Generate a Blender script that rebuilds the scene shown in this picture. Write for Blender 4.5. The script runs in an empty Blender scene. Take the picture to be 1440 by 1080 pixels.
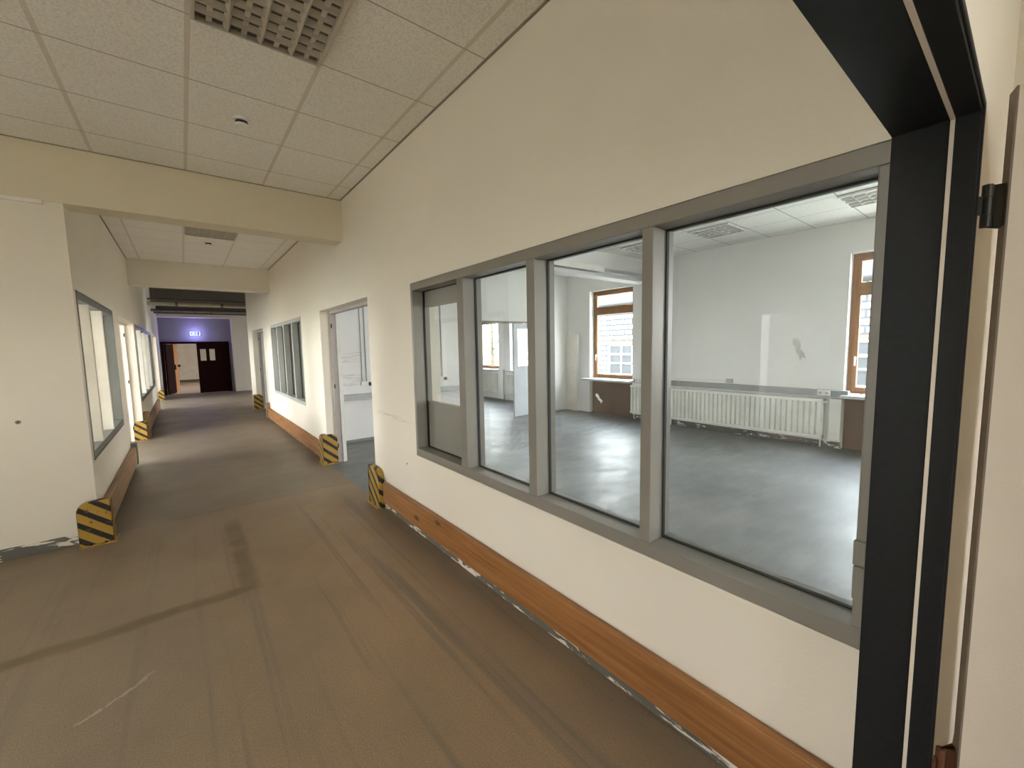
import bpy, bmesh, math, random
from mathutils import Vector, Matrix
random.seed(7)
C = bpy.context.scene.collection
S = bpy.context.scene

# ------------------------------------------------------------------ camera, world, exposure
cam_d = bpy.data.cameras.new('camera'); cam = bpy.data.objects.new('camera', cam_d); C.objects.link(cam)
cam_d.sensor_fit = 'HORIZONTAL'; cam_d.sensor_width = 36.0; cam_d.lens = 580.97 / 1440 * 36.0
cam_d.clip_start = 0.02; cam_d.clip_end = 300
R = Matrix(((0.78305, 0.07209, -0.61776), (-0.62167, 0.06076, -0.78092), (-0.01877, 0.99555, 0.09239)))
M4 = R.to_4x4(); M4.translation = Vector((0, 0, 1.655)); cam.matrix_world = M4
S.camera = cam

SKY = 7.0
w = bpy.data.worlds.new('sky'); S.world = w; w.use_nodes = True
nt = w.node_tree; nt.nodes.clear()
out = nt.nodes.new('ShaderNodeOutputWorld'); bg = nt.nodes.new('ShaderNodeBackground')
tc = nt.nodes.new('ShaderNodeTexCoord'); sx = nt.nodes.new('ShaderNodeSeparateXYZ'); cr = nt.nodes.new('ShaderNodeValToRGB')
nt.links.new(tc.outputs['Generated'], sx.inputs[0]); nt.links.new(sx.outputs['Z'], cr.inputs[0])
cr.color_ramp.elements[0].position = 0.0; cr.color_ramp.elements[0].color = (1.0, 0.985, 0.96, 1)
cr.color_ramp.elements[1].position = 0.8; cr.color_ramp.elements[1].color = (0.80, 0.89, 1.0, 1)
nt.links.new(cr.outputs[0], bg.inputs[0]); bg.inputs[1].default_value = SKY
nt.links.new(bg.outputs[0], out.inputs[0])

S.view_settings.view_transform = 'Standard'; S.view_settings.look = 'None'
S.view_settings.gamma = 1.0; S.view_settings.use_curve_mapping = False
S.view_settings.exposure = 2.27
S.cycles.max_bounces = 14; S.cycles.diffuse_bounces = 8; S.cycles.glossy_bounces = 4
S.cycles.transparent_max_bounces = 24; S.cycles.sample_clamp_indirect = 8.0

def portal(x, y, z, w_, h_, d):
    """daylight portal in a seen or added opening; d = direction the light travels"""
    l = bpy.data.lights.new('opening_daylight', 'AREA'); l.shape = 'RECTANGLE'; l.size = w_; l.size_y = h_
    l.cycles.is_portal = True
    o = bpy.data.objects.new('opening_daylight', l); C.objects.link(o); o.location = (x, y, z)
    o.rotation_euler = Vector(d).to_track_quat('-Z', 'Y').to_euler()

# ------------------------------------------------------------------ materials
MATS = {}
class N:
    """tiny node helper"""
    def __init__(s, name):
        s.m = bpy.data.materials.new(name); s.m.use_nodes = True; s.t = s.m.node_tree; s.t.nodes.clear()
        s.o = s.t.nodes.new('ShaderNodeOutputMaterial'); s.b = s.t.nodes.new('ShaderNodeBsdfPrincipled')
        s.t.links.new(s.b.outputs[0], s.o.inputs[0]); s.tc = s.t.nodes.new('ShaderNodeTexCoord')
        s.sep = None
        MATS[name] = s.m
    def set(s, sock, v):
        i = s.b.inputs[sock]
        if hasattr(v, 'is_linked') or isinstance(v, bpy.types.NodeSocket): s.t.links.new(v, i)
        else: i.default_value = v
    def _in(s, sock, v):
        if isinstance(v, bpy.types.NodeSocket): s.t.links.new(v, sock)
        else: sock.default_value = v
    def xyz(s):
        if not s.sep:
            s.sep = s.t.nodes.new('ShaderNodeSeparateXYZ'); s.t.links.new(s.tc.outputs['Object'], s.sep.inputs[0])
        return s.sep.outputs
    def mapped(s, scale):
        mp = s.t.nodes.new('ShaderNodeMapping'); mp.inputs['Scale'].default_value = scale
        s.t.links.new(s.tc.outputs['Object'], mp.inputs[0]); return mp.outputs[0]
    def noise(s, scale=(1, 1, 1), detail=4, rough=0.55, dist=0.0):
        n = s.t.nodes.new('ShaderNodeTexNoise'); n.inputs['Scale'].default_value = 1.0
        n.inputs['Detail'].default_value = detail; n.inputs['Roughness'].default_value = rough; n.inputs['Distortion'].default_value = dist
        s.t.links.new(s.mapped(scale), n.inputs['Vector']); return n.outputs[0]
    def voro(s, scale=(1, 1, 1)):
        n = s.t.nodes.new('ShaderNodeTexVoronoi'); n.inputs['Scale'].default_value = 1.0
        s.t.links.new(s.mapped(scale), n.inputs['Vector']); return n.outputs['Distance']
    def ramp(s, f, stops):
        r = s.t.nodes.new('ShaderNodeValToRGB'); s.t.links.new(f, r.inputs[0]); e = r.color_ramp.elements
        while len(e) < len(stops): e.new(0.5)
        for el, (p, c) in zip(e, stops):
            el.position = p; el.color = (c, c, c, 1) if not hasattr(c, '__len__') else (*c, 1)
        return r.outputs[0]
    def math(s, op, a, b=0.0, clamp=False):
        n = s.t.nodes.new('ShaderNodeMath'); n.operation = op; n.use_clamp = clamp
        s._in(n.inputs[0], a); s._in(n.inputs[1], b); return n.outputs[0]
    def band(s, v, a, b, soft=0.01):
        """1 inside [a,b]"""
        def ss(x0, x1):
            n = s.t.nodes.new('ShaderNodeMapRange'); n.interpolation_type = 'SMOOTHSTEP'
            s._in(n.inputs[0], v); n.inputs[1].default_value = x0; n.inputs[2].default_value = x1; return n.outputs[0]
        return s.math('MULTIPLY', ss(a - soft, a + soft), s.math('SUBTRACT', 1.0, ss(b - soft, b + soft)))
    def mix(s, f, a, b):
        n = s.t.nodes.new('ShaderNodeMix'); n.data_type = 'RGBA'
        s._in(n.inputs[0], f)
        for i, v in ((6, a), (7, b)):
            if isinstance(v, bpy.types.NodeSocket): s.t.links.new(v, n.inputs[i])
            else: n.inputs[i].default_value = (*v, 1)
        return n.outputs[2]
    def bump(s, h, strength=0.3, dist=0.01):
        n = s.t.nodes.new('ShaderNodeBump'); n.inputs['Strength'].default_value = strength; n.inputs['Distance'].default_value = dist
        s.t.links.new(h, n.inputs['Height']); s.t.links.new(n.outputs[0], s.b.inputs['Normal'])

def plain(name, col, rough=0.6, metal=0.0, var=0.06, scale=3.0, bump=0.0, bscale=120):
    m = N(name)
    d = tuple(c * (1 - var) for c in col); l = tuple(min(1, c * (1 + var)) for c in col)
    m.set('Base Color', m.ramp(m.noise((scale,) * 3), [(0.35, d), (0.65, l)]))
    m.set('Roughness', rough); m.set('Metallic', metal)
    if bump: m.bump(m.noise((bscale,) * 3, 2), bump, 0.004)
    return m.m

def wall_mat(name, col, bump=0.25, scuff=None, dirt=0.05):
    m = N(name)
    c = m.ramp(m.noise((0.7, 0.7, 0.9), 3), [(0.35, tuple(x * (1 - dirt) for x in col)), (0.65, col)])
    o = m.xyz()
    if scuff:
        for (ax, a0, a1, z0, z1, amt) in scuff:
            k = m.math('MULTIPLY', m.band(o[ax], a0, a1, 0.08), m.band(o[2], z0, z1, 0.01))
            k = m.math('MULTIPLY', k, m.ramp(m.noise((3, 3, 60), 3, 0.7), [(0.5, 0.0), (0.62, amt)]))
            c = m.mix(k, c, (0.16, 0.14, 0.11))
    m.set('Base Color', c); m.set('Roughness', 0.75)
    m.bump(m.noise((90, 90, 90), 3, 0.6), bump, 0.004)
    return m.m

CREAM = (0.80, 0.745, 0.64)
wall_mat('cream_plaster', CREAM, scuff=[(1, 3.4, 4.2, 0.97, 1.02, 0.35)])
wall_mat('yellow_plaster', (0.72, 0.65, 0.49))
wall_mat('white_plaster', (0.85, 0.84, 0.835), 0.15)
wall_mat('scuffed_white_plaster', (0.85, 0.84, 0.835), 0.15, scuff=[(0, 1.9, 2.6, 1.0, 1.22, 0.35), (0, 1.9, 2.5, 1.42, 1.62, 0.28)])
wall_mat('grey_plaster', (0.25, 0.235, 0.23))
wall_mat('dark_concrete', (0.24, 0.215, 0.165), 0.4)
wall_mat('outside_render', (0.75, 0.74, 0.72))
plain('warm_white_paint', (0.82, 0.78, 0.70), 0.5)

def tile_mat(name, ox, oy, tile, line, xw=0.013, yw=0.005):
    m = N(name); o = m.xyz()
    def ln(v, off, half):
        t = m.math('FRACT', m.math('DIVIDE', m.math('SUBTRACT', v, off), 0.625))
        t = m.math('ABSOLUTE', m.math('SUBTRACT', t, 0.5))
        return m.math('GREATER_THAN', t, 0.5 - half / 0.625)
    k1 = ln(o[0], ox, xw); k2 = ln(o[1], oy, yw)
    sp = m.ramp(m.noise((75, 75, 75), 3, 0.7), [(0.38, tuple(c * 0.84 for c in tile)), (0.54, tile)])
    blot = m.mix(m.ramp(m.noise((0.9, 0.9, 0.9), 2), [(0.35, 0.0), (0.7, 0.06)]), sp, tuple(c * 0.7 for c in tile))
    c = m.mix(k1, blot, line); c = m.mix(k2, c, tuple(x * 0.70 for x in line))
    m.set('Base Color', c); m.set('Roughness', 0.85)
    m.bump(m.noise((70, 70, 70), 3, 0.7), 0.35, 0.006)
    return m.m
tile_mat('hall_ceiling_tile', 0.139, 2.755, (0.88, 0.855, 0.79), (0.68, 0.62, 0.53))
tile_mat('passage_ceiling_tile', 0.125, 7.05, (0.86, 0.82, 0.76), (0.68, 0.62, 0.53))
tile_mat('room_ceiling_tile', 6.20, 2.81, (0.84, 0.83, 0.79), (0.45, 0.44, 0.40), 0.007, 0.006)

# hall floor: worn brown-grey coating with tyre streaks, an L of old glue and pale scratches
m = N('worn_hall_floor'); o = m.xyz()
c = m.ramp(m.noise((0.55, 0.45, 1), 5, 0.6), [(0.32, (0.30, 0.197, 0.103)), (0.50, (0.36, 0.235, 0.12)), (0.68, (0.41, 0.263, 0.134))])
st = m.ramp(m.noise((9, 0.22, 1), 3, 0.6, 0.3), [(0.36, 0.60), (0.47, 0.0)])
c = m.mix(m.math('MULTIPLY', st, m.band(o[1], -1, 4.8, 0.6)), c, (0.135, 0.11, 0.08))
st2 = m.ramp(m.noise((16, 0.3, 1), 2, 0.6, 0.2), [(0.60, 0.0), (0.70, 0.30)])
c = m.mix(st2, c, (0.34, 0.26, 0.185))
gr = m.math('MULTIPLY', m.band(m.math('ADD', o[0], m.math('MULTIPLY', m.noise((0.8, 0.8, 1), 4), 1.4)), -6.0, 1.0, 0.7), 0.6)
c = m.mix(gr, c, (0.255, 0.205, 0.145))
edge = m.math('MULTIPLY', m.band(m.math('ADD', o[0], m.math('MULTIPLY', m.noise((2.0, 1.0, 1), 4), 0.5)), 1.45, 2.6, 0.25), m.band(o[1], -5, 5.0, 0.4))  # contact shade along the right wall and rail, mixed into the floor colour
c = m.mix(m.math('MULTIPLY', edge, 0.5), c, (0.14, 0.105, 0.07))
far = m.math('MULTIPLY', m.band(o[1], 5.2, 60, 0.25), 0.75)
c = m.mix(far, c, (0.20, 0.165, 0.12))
wob = m.math('MULTIPLY', m.math('SUBTRACT', m.noise((3, 3, 1), 2), 0.5), 0.10)
xx = m.math('ADD', o[0], wob); yy = m.math('ADD', o[1], wob)
l1 = m.math('MULTIPLY', m.band(yy, 3.27, 3.37, 0.03), m.band(o[0], -1.1, 0.30, 0.06))
l2 = m.math('MULTIPLY', m.band(xx, 0.20, 0.31, 0.03), m.band(o[1], 3.30, 4.75, 0.15))
k = m.math('MULTIPLY', m.math('MAXIMUM', l1, l2), m.ramp(m.noise((4, 4, 1), 3), [(0.30, 0.55), (0.6, 0.95)]))
c = m.mix(k, c, (0.155, 0.10, 0.035))
# joint line across the floor at the passage mouth
j = m.math('MULTIPLY', m.band(yy, 5.20, 5.225, 0.012), m.ramp(m.noise((2, 2, 1), 2), [(0.4, 0.1), (0.6, 0.7)]))
c = m.mix(j, c, (0.055, 0.05, 0.042))
# pale scratches
sc = m.math('MULTIPLY', m.ramp(m.noise((2.2, 7, 1), 4, 0.5, 0.8), [(0.68, 0.0), (0.74, 0.35)]), m.band(o[0], -2.5, 0.35, 0.15))
sc = m.math('MULTIPLY', sc, m.band(o[1], 1.5, 3.3, 0.2))
c = m.mix(sc, c, (0.42, 0.36, 0.27))
ln = m.math('SUBTRACT', yy, m.math('ADD', m.math('ADD', 2.87, m.math('MULTIPLY', m.math('SUBTRACT', m.noise((7, 7, 1), 3), 0.5), 0.16)), m.math('MULTIPLY', o[0], 0.58)))
sk = m.math('MULTIPLY', m.band(ln, -0.014, 0.014, 0.006), m.band(o[0], -0.50, -0.24, 0.02))
sk = m.math('MULTIPLY', sk, m.ramp(m.noise((25, 25, 1), 3), [(0.36, 0.0), (0.5, 0.75)]))
c = m.mix(sk, c, (0.50, 0.44, 0.35))
c = m.mix(m.ramp(m.noise((140, 140, 1), 2, 0.8), [(0.38, 0.5), (0.62, 0.0)]), c, (0.10, 0.08, 0.06))
c = m.mix(m.ramp(m.noise((1.6, 1.0, 1), 5, 0.7), [(0.35, 0.34), (0.56, 0.0)]), c, (0.16, 0.125, 0.085))
m.set('Base Color', c)
m.set('Roughness', m.ramp(m.noise((1.5, 1.5, 1), 4), [(0.3, 0.42), (0.7, 0.62)]))
m.bump(m.noise((160, 160, 1), 3, 0.7), 0.25, 0.003)

m = N('grey_room_floor'); o = m.xyz()
c = m.ramp(m.noise((0.6, 0.8, 1), 6, 0.6), [(0.28, (0.095, 0.098, 0.10)), (0.52, (0.145, 0.148, 0.15)), (0.74, (0.195, 0.195, 0.19))])
c = m.mix(m.ramp(m.noise((1.0, 3.2, 1), 6, 0.7), [(0.50, 0.0), (0.85, 0.5)]), c, (0.30, 0.295, 0.28))
m.set('Base Color', c); m.set('Roughness', m.ramp(m.noise((2.2, 3.2, 1), 6, 0.7), [(0.3, 0.34), (0.7, 0.54)])); m.set('Specular IOR Level', 0.42)
m.bump(m.noise((11, 16, 1), 6, 0.65), 0.14, 0.01)
plain('far_room_floor', (0.42, 0.32, 0.26), 0.5)
plain('outside_ground', (0.42, 0.41, 0.34), 0.9, var=0.1)  # ground kept pale so it bounces daylight up onto the ceilings

# painted wall foot with flaked patches
m = N('flaked_wall_foot')
k = m.ramp(m.noise((5, 5, 22), 5, 0.62, 0.5), [(0.535, 0.0), (0.555, 1.0)])
m.set('Base Color', m.mix(k, (0.13, 0.125, 0.10), (0.74, 0.68, 0.58))); m.set('Roughness', 0.7)
m = N('chipped_wall_foot'); o = m.xyz()
k = m.ramp(m.noise((7, 7, 26), 5, 0.62, 0.5), [(0.575, 0.0), (0.60, 1.0)])
m.set('Base Color', m.mix(k, (0.10, 0.10, 0.09), (0.72, 0.70, 0.66))); m.set('Roughness', 0.7)

def wood(name, a, b, knot, g=(30, 1.1, 30)):
    m = N(name)
    c = m.ramp(m.noise(g, 5, 0.6, 0.6), [(0.32, a), (0.64, b)])
    kn = m.ramp(m.voro((5, 2.1, 5)), [(0.06, 1.0), (0.15, 0.0)])
    m.set('Base Color', m.mix(kn, c, knot)); m.set('Roughness', 0.5)
    m.bump(m.noise((60, 3, 60), 3), 0.15, 0.003)
wood('varnished_pine', (0.20, 0.082, 0.022), (0.36, 0.16, 0.048), (0.07, 0.022, 0.006))
wood('worn_brown_pine', (0.20, 0.115, 0.055), (0.36, 0.22, 0.12), (0.07, 0.03, 0.01))
wood('window_wood', (0.20, 0.085, 0.028), (0.33, 0.15, 0.055), (0.15, 0.06, 0.02), (25, 25, 1.5))
wood('orange_door_wood', (0.24, 0.095, 0.028), (0.32, 0.14, 0.045), (0.2, 0.07, 0.02), (25, 25, 1.5))
wood('dark_door_wood', (0.012, 0.004, 0.003), (0.020, 0.006, 0.0045), (0.01, 0.004, 0.003), (25, 25, 1.5))
for n_ in MATS['dark_door_wood'].node_tree.nodes:
    if n_.type == 'BSDF_PRINCIPLED': n_.inputs['Roughness'].default_value = 0.85; n_.inputs['Specular IOR Level'].default_value = 0.04

m = N('hazard_stripes'); o = m.xyz()
ph = m.math('ADD', o[2], m.math('MULTIPLY', m.math('SUBTRACT', o[0], o[1]), 0.85))
t = m.math('FRACT', m.math('DIVIDE', ph, 0.135))
k = m.math('GREATER_THAN', m.math('ADD', t, m.math('MULTIPLY', m.math('SUBTRACT', m.noise((40, 40, 40), 3), 0.5), 0.12)), 0.60)
c = m.mix(k, (0.40, 0.235, 0.028), (0.012, 0.010, 0.009))
c = m.mix(m.ramp(m.noise((18, 18, 18), 4), [(0.60, 0.0), (0.68, 0.8)]), c, (0.13, 0.07, 0.03))
m.set('Base Color', c); m.set('Roughness', 0.5)
plain('yellow_paint', (0.36, 0.21, 0.035), 0.5, var=0.3, scale=30)

plain('grey_frame_paint', (0.235, 0.22, 0.19), 0.38, var=0.04)
plain('grey_panel_paint', (0.24, 0.235, 0.20), 0.45, var=0.04)
plain('green_grey_paint', (0.40, 0.41, 0.38), 0.4, var=0.04)
plain('dark_band_paint', (0.15, 0.155, 0.14), 0.4)
plain('gap_shadow_angle', (0.30, 0.26, 0.20), 0.6)
plain('black_gasket', (0.012, 0.012, 0.012), 0.6)
plain('steel_frame_paint', (0.40, 0.36, 0.34), 0.4)
plain('pale_leaf_paint', (0.62, 0.64, 0.68), 0.4)
plain('anthracite_paint', (0.011, 0.012, 0.012), 0.5, var=0.15, scale=60)
for n_ in MATS['anthracite_paint'].node_tree.nodes:
    if n_.type == 'BSDF_PRINCIPLED': n_.inputs['Specular IOR Level'].default_value = 0.22
plain('seal_strip', (0.70, 0.64, 0.54), 0.6)
plain('leaf_laminate', (0.64, 0.57, 0.48), 0.5, var=0.03, bump=0.15)
plain('leaf_edge', (0.19, 0.15, 0.11), 0.6)
plain('hinge_steel', (0.025, 0.023, 0.018), 0.4, 0.5)
plain('rust_steel', (0.13, 0.05, 0.02), 0.7, 0.2)
plain('black_plastic', (0.015, 0.015, 0.015), 0.5)
plain('white_plastic', (0.80, 0.79, 0.75), 0.4)
plain('grey_plastic', (0.42, 0.44, 0.45), 0.45)
plain('trunk_plastic', (0.30, 0.31, 0.31), 0.5)
plain('radiator_enamel', (0.74, 0.74, 0.70), 0.35)
plain('brown_panel', (0.16, 0.10, 0.065), 0.55, var=0.15)
plain('louver_metal', (0.50, 0.46, 0.38), 0.35, 0.25, 0.04)
plain('slat_metal', (0.44, 0.40, 0.33), 0.4, 0.2, 0.04)
plain('lamp_inside', (0.10, 0.09, 0.075), 0.6)
plain('bright_louver', (0.80, 0.80, 0.77), 0.3, 0.1)
plain('dim_slat', (0.34, 0.34, 0.33), 0.4)
plain('sill_stone', (0.55, 0.58, 0.57), 0.35, var=0.1)
m = N('tape'); tl = m.t.nodes.new('ShaderNodeBsdfTranslucent'); tl.inputs[0].default_value = (0.9, 0.9, 0.88, 1); df = m.t.nodes.new('ShaderNodeBsdfDiffuse'); df.inputs[0].default_value = (0.9, 0.9, 0.88, 1); ad = m.t.nodes.new('ShaderNodeMixShader'); ad.inputs[0].default_value = 0.85
m.t.links.new(df.outputs[0], ad.inputs[1]); m.t.links.new(tl.outputs[0], ad.inputs[2]); m.t.links.new(ad.outputs[0], m.o.inputs[0])
plain('pipe_paint', (0.52, 0.47, 0.36), 0.5)
plain('dark_pipe', (0.12, 0.105, 0.08), 0.6)
plain('handle_metal', (0.72, 0.70, 0.66), 0.3, 0.6)
plain('sign_frame', (0.10, 0.12, 0.2), 0.5)
plain('bark', (0.10, 0.07, 0.04), 0.9)
plain('leaf_green', (0.045, 0.055, 0.005), 0.6, var=0.5, scale=4)
plain('roof_tile', (0.008, 0.008, 0.009), 0.9)
plain('lintel_brick', (0.16, 0.07, 0.035), 0.8)
plain('dark_pane', (0.012, 0.014, 0.018), 0.5)
plain('filler', (0.30, 0.26, 0.21), 0.8)

m = N('slate_cladding')
br = m.t.nodes.new('ShaderNodeTexBrick'); mp = m.t.nodes.new('ShaderNodeMapping'); mp.inputs['Rotation'].default_value = (math.pi / 2, 0, math.pi / 2)
sep = m.xyz(); cb = m.t.nodes.new('ShaderNodeCombineXYZ'); m.t.links.new(sep[1], cb.inputs[0]); m.t.links.new(sep[2], cb.inputs[1])
m.t.links.new(cb.outputs[0], br.inputs['Vector'])
br.inputs['Scale'].default_value = 1.0; br.inputs['Brick Width'].default_value = 0.42; br.inputs['Row Height'].default_value = 0.24; br.inputs['Mortar Size'].default_value = 0.045
br.inputs['Color1'].default_value = (0.62, 0.62, 0.60, 1); br.inputs['Color2'].default_value = (0.68, 0.67, 0.65, 1); br.inputs['Mortar'].default_value = (0.02, 0.024, 0.03, 1)
m.set('Base Color', br.outputs['Color']); m.set('Roughness', 0.8)

def glass_mat(name, tint=(0.97, 0.985, 0.98), base=0.035):
    m = N(name); t = m.t; t.nodes.remove(m.b)
    tr = t.nodes.new('ShaderNodeBsdfTransparent'); tr.inputs[0].default_value = (*tint, 1)
    gl = t.nodes.new('ShaderNodeBsdfGlossy'); gl.inputs['Roughness'].default_value = 0.01; gl.inputs[0].default_value = (1, 1, 1, 1)
    lw = t.nodes.new('ShaderNodeLayerWeight'); lw.inputs[0].default_value = 0.5
    p = m.math('POWER', lw.outputs['Facing'], 4.0); f = m.math('ADD', m.math('MULTIPLY', p, 0.6), base)
    mx = t.nodes.new('ShaderNodeMixShader'); t.links.new(f, mx.inputs[0]); t.links.new(tr.outputs[0], mx.inputs[1]); t.links.new(gl.outputs[0], mx.inputs[2])
    t.links.new(mx.outputs[0], m.o.inputs[0])
glass_mat('clear_glass')
def emit(name, col, s):
    m = N(name); t = m.t; t.nodes.remove(m.b); e = t.nodes.new('ShaderNodeEmission'); e.inputs[0].default_value = (*col, 1); e.inputs[1].default_value = s
    t.links.new(e.outputs[0], m.o.inputs[0])
emit('sign_light', (0.62, 0.72, 1.0), 0.30)
plain('sign_ink', (0.005, 0.03, 0.05), 0.6)

# ------------------------------------------------------------------ geometry helpers
class MB:
    def __init__(s): s.bm = bmesh.new()
    def box(s, x0, x1, y0, y1, z0, z1):
        v = [s.bm.verts.new(p) for p in ((x0, y0, z0), (x1, y0, z0), (x1, y1, z0), (x0, y1, z0), (x0, y0, z1), (x1, y0, z1), (x1, y1, z1), (x0, y1, z1))]
        for f in ((3, 2, 1, 0), (4, 5, 6, 7), (0, 1, 5, 4), (1, 2, 6, 5), (2, 3, 7, 6), (3, 0, 4, 7)): s.bm.faces.new([v[i] for i in f])
        return s
    def prism(s, pts, axis, a0, a1):
        """extrude a polygon; axis 0: pts=(y,z) along x; 1: pts=(x,z) along y; 2: pts=(x,y) along z"""
        def P(p, a): return (a, p[0], p[1]) if axis == 0 else ((p[0], a, p[1]) if axis == 1 else (p[0], p[1], a))
        A = [s.bm.verts.new(P(p, a0)) for p in pts]; B = [s.bm.verts.new(P(p, a1)) for p in pts]; n = len(pts)
        s.bm.faces.new(A); s.bm.faces.new(B[::-1])
        for i in range(n): s.bm.faces.new((A[i], B[i], B[(i + 1) % n], A[(i + 1) % n]))
        return s
    def cyl(s, p, q, r, n=16, r2=None):
        p, q = Vector(p), Vector(q); d = (q - p).normalized(); a = d.orthogonal().normalized(); b = d.cross(a); r2 = r if r2 is None else r2
        A = [s.bm.verts.new(p + (a * math.cos(t) + b * math.sin(t)) * r) for t in [2 * math.pi * i / n for i in range(n)]]
        B = [s.bm.verts.new(q + (a * math.cos(t) + b * math.sin(t)) * r2) for t in [2 * math.pi * i / n for i in range(n)]]
        s.bm.faces.new(A[::-1]); s.bm.faces.new(B)
        for i in range(n): s.bm.faces.new((A[i], A[(i + 1) % n], B[(i + 1) % n], B[i]))
        return s
    def lathe(s, c, prof, n=28):
        rings = []
        for (r, z) in prof: rings.append([s.bm.verts.new((c[0] + r * math.cos(2 * math.pi * i / n), c[1] + r * math.sin(2 * math.pi * i / n), c[2] + z)) for i in range(n)])
        for a, b in zip(rings, rings[1:]):
            for i in range(n): s.bm.faces.new((a[i], a[(i + 1) % n], b[(i + 1) % n], b[i]))
        s.bm.faces.new(rings[0][::-1]); s.bm.faces.new(rings[-1]); return s
    def build(s, name, mat, parent=None, bevel=0.0, loc=None, smooth=False, **props):
        """parent: an Empty (its location is the local origin); loc: own origin for a top-level mesh"""
        bmesh.ops.recalc_face_normals(s.bm, faces=s.bm.faces)
        org = Vector((0, 0, 0))
        if parent is not None: org = Vector(parent['_org'])
        if loc is not None: org = Vector(loc)
        for v in s.bm.verts: v.co -= org
        me = bpy.data.meshes.new(name); s.bm.to_mesh(me); s.bm.free()
        me.materials.append(MATS[mat])
        ob = bpy.data.objects.new(name, me); C.objects.link(ob)
        if parent is not None: ob.parent = parent; ob['_org'] = tuple(org)
        else: ob.location = org; ob['_org'] = tuple(org)
        if smooth:
            for p in me.polygons: p.use_smooth = True
        if bevel:
            b = ob.modifiers.new('bevel', 'BEVEL'); b.width = bevel; b.segments = 2; b.limit_method = 'ANGLE'; b.angle_limit = math.radians(40)
        for k_, v_ in props.items(): ob[k_] = v_
        return ob
def B(*a): return MB().box(*a)
def thing(name, loc, label, cat, group=None, kind=None):
    o = bpy.data.objects.new(name, None); C.objects.link(o); o.location = loc; o.empty_display_size = 0.1
    o['_org'] = tuple(loc); o['label'] = label; o['category'] = cat
    if group: o['group'] = group
    if kind: o['kind'] = kind
    return o
def tag(o, label, cat, group=None, kind=None):
    o['label'] = label; o['category'] = cat
    if group: o['group'] = group
    if kind: o['kind'] = kind
    return o
def struct(mb, name, mat, label=None, cat=None):
    o = mb.build(name, mat); o['kind'] = 'structure'
    if label: o['label'] = label; o['category'] = cat or 'wall'
    return o

def wall(name, mat, axis, a, b, u0, u1, z0, z1, holes=(), label=None):
    """wall slab with holes. axis 'x': slab between x=a..b running along y; axis 'y': slab between y=a..b running along x. holes (u0,u1,z0,z1)"""
    us = sorted({u0, u1, *[max(u0, min(u1, h[i])) for h in holes for i in (0, 1)]}); zs = sorted({z0, z1, *[max(z0, min(z1, h[i])) for h in holes for i in (2, 3)]})
    nu, nz = len(us) - 1, len(zs) - 1
    def solid(i, j):
        if not (0 <= i < nu and 0 <= j < nz): return False
        cu, cz = (us[i] + us[i + 1]) / 2, (zs[j] + zs[j + 1]) / 2
        return not any(h[0] < cu < h[1] and h[2] < cz < h[3] for h in holes)
    mb = MB(); cache = {}
    def V(u, z, t):
        k_ = (u, z, t)
        if k_ not in cache: cache[k_] = mb.bm.verts.new((t, u, z) if axis == 'x' else (u, t, z))
        return cache[k_]
    def F(*v):
        try: mb.bm.faces.new(v)
        except ValueError: pass
    for i in range(nu):
        for j in range(nz):
            if not solid(i, j): continue
            p, q, r, t = us[i], us[i + 1], zs[j], zs[j + 1]
            F(V(p, r, a), V(q, r, a), V(q, t, a), V(p, t, a)); F(V(p, r, b), V(p, t, b), V(q, t, b), V(q, r, b))
            if not solid(i - 1, j): F(V(p, r, a), V(p, t, a), V(p, t, b), V(p, r, b))
            if not solid(i + 1, j): F(V(q, r, a), V(q, r, b), V(q, t, b), V(q, t, a))
            if not solid(i, j - 1): F(V(p, r, a), V(p, r, b), V(q, r, b), V(q, r, a))
            if not solid(i, j + 1): F(V(p, t, a), V(q, t, a), V(q, t, b), V(p, t, b))
    return struct(mb, name, mat, label)

# ------------------------------------------------------------------ big structure
XR, XRB = 1.54, 1.79          # passage-side and room-side faces of the right wall
XL, XLB = -0.69, -0.94
ZC = 3.35
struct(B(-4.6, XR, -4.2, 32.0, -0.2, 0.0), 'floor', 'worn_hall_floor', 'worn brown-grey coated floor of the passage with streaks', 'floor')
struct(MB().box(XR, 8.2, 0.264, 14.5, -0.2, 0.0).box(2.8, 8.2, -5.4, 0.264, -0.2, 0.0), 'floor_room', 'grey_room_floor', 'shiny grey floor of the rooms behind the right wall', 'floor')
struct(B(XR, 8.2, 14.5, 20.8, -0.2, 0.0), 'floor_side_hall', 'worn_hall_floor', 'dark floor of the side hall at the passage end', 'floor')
struct(B(XR, 2.8, -4.2, 0.264, -0.2, 0.0), 'floor_entrance', 'worn_hall_floor', 'floor of the entrance space behind the camera', 'floor')
struct(B(-40, 60, -40, 60, -0.5, -0.35), 'ground', 'outside_ground', 'pale ground outside the windows', 'ground')

B1 = [(0.265, 3.30, 0.72, 2.19), (4.35, 6.28, 0.0, 2.19), (7.47, 10.45, 0.72, 2.19), (11.6, 13.55, 0.0, 2.19)]
wall('wall_right', 'cream_plaster', 'x', XR, XRB, 0.267, 14.5, 0, 3.6, B1, 'cream right wall of the passage')
HL = [(5.16, 7.48, 0.72, 2.19), (8.10, 10.42, 0.0, 2.19), (10.75, 15.5, 0.72, 2.19), (15.9, 18.5, 0.0, 2.19)]
wall('wall_left', 'cream_plaster', 'x', XLB, XL, 5.06, 20.7, 0, 3.9, HL, 'cream left wall of the passage')
wall('wall_front', 'cream_plaster', 'y', 5.06, 5.31, -4.35, XLB, 0, 3.6, (), 'cream wall facing the camera at far left')
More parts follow.
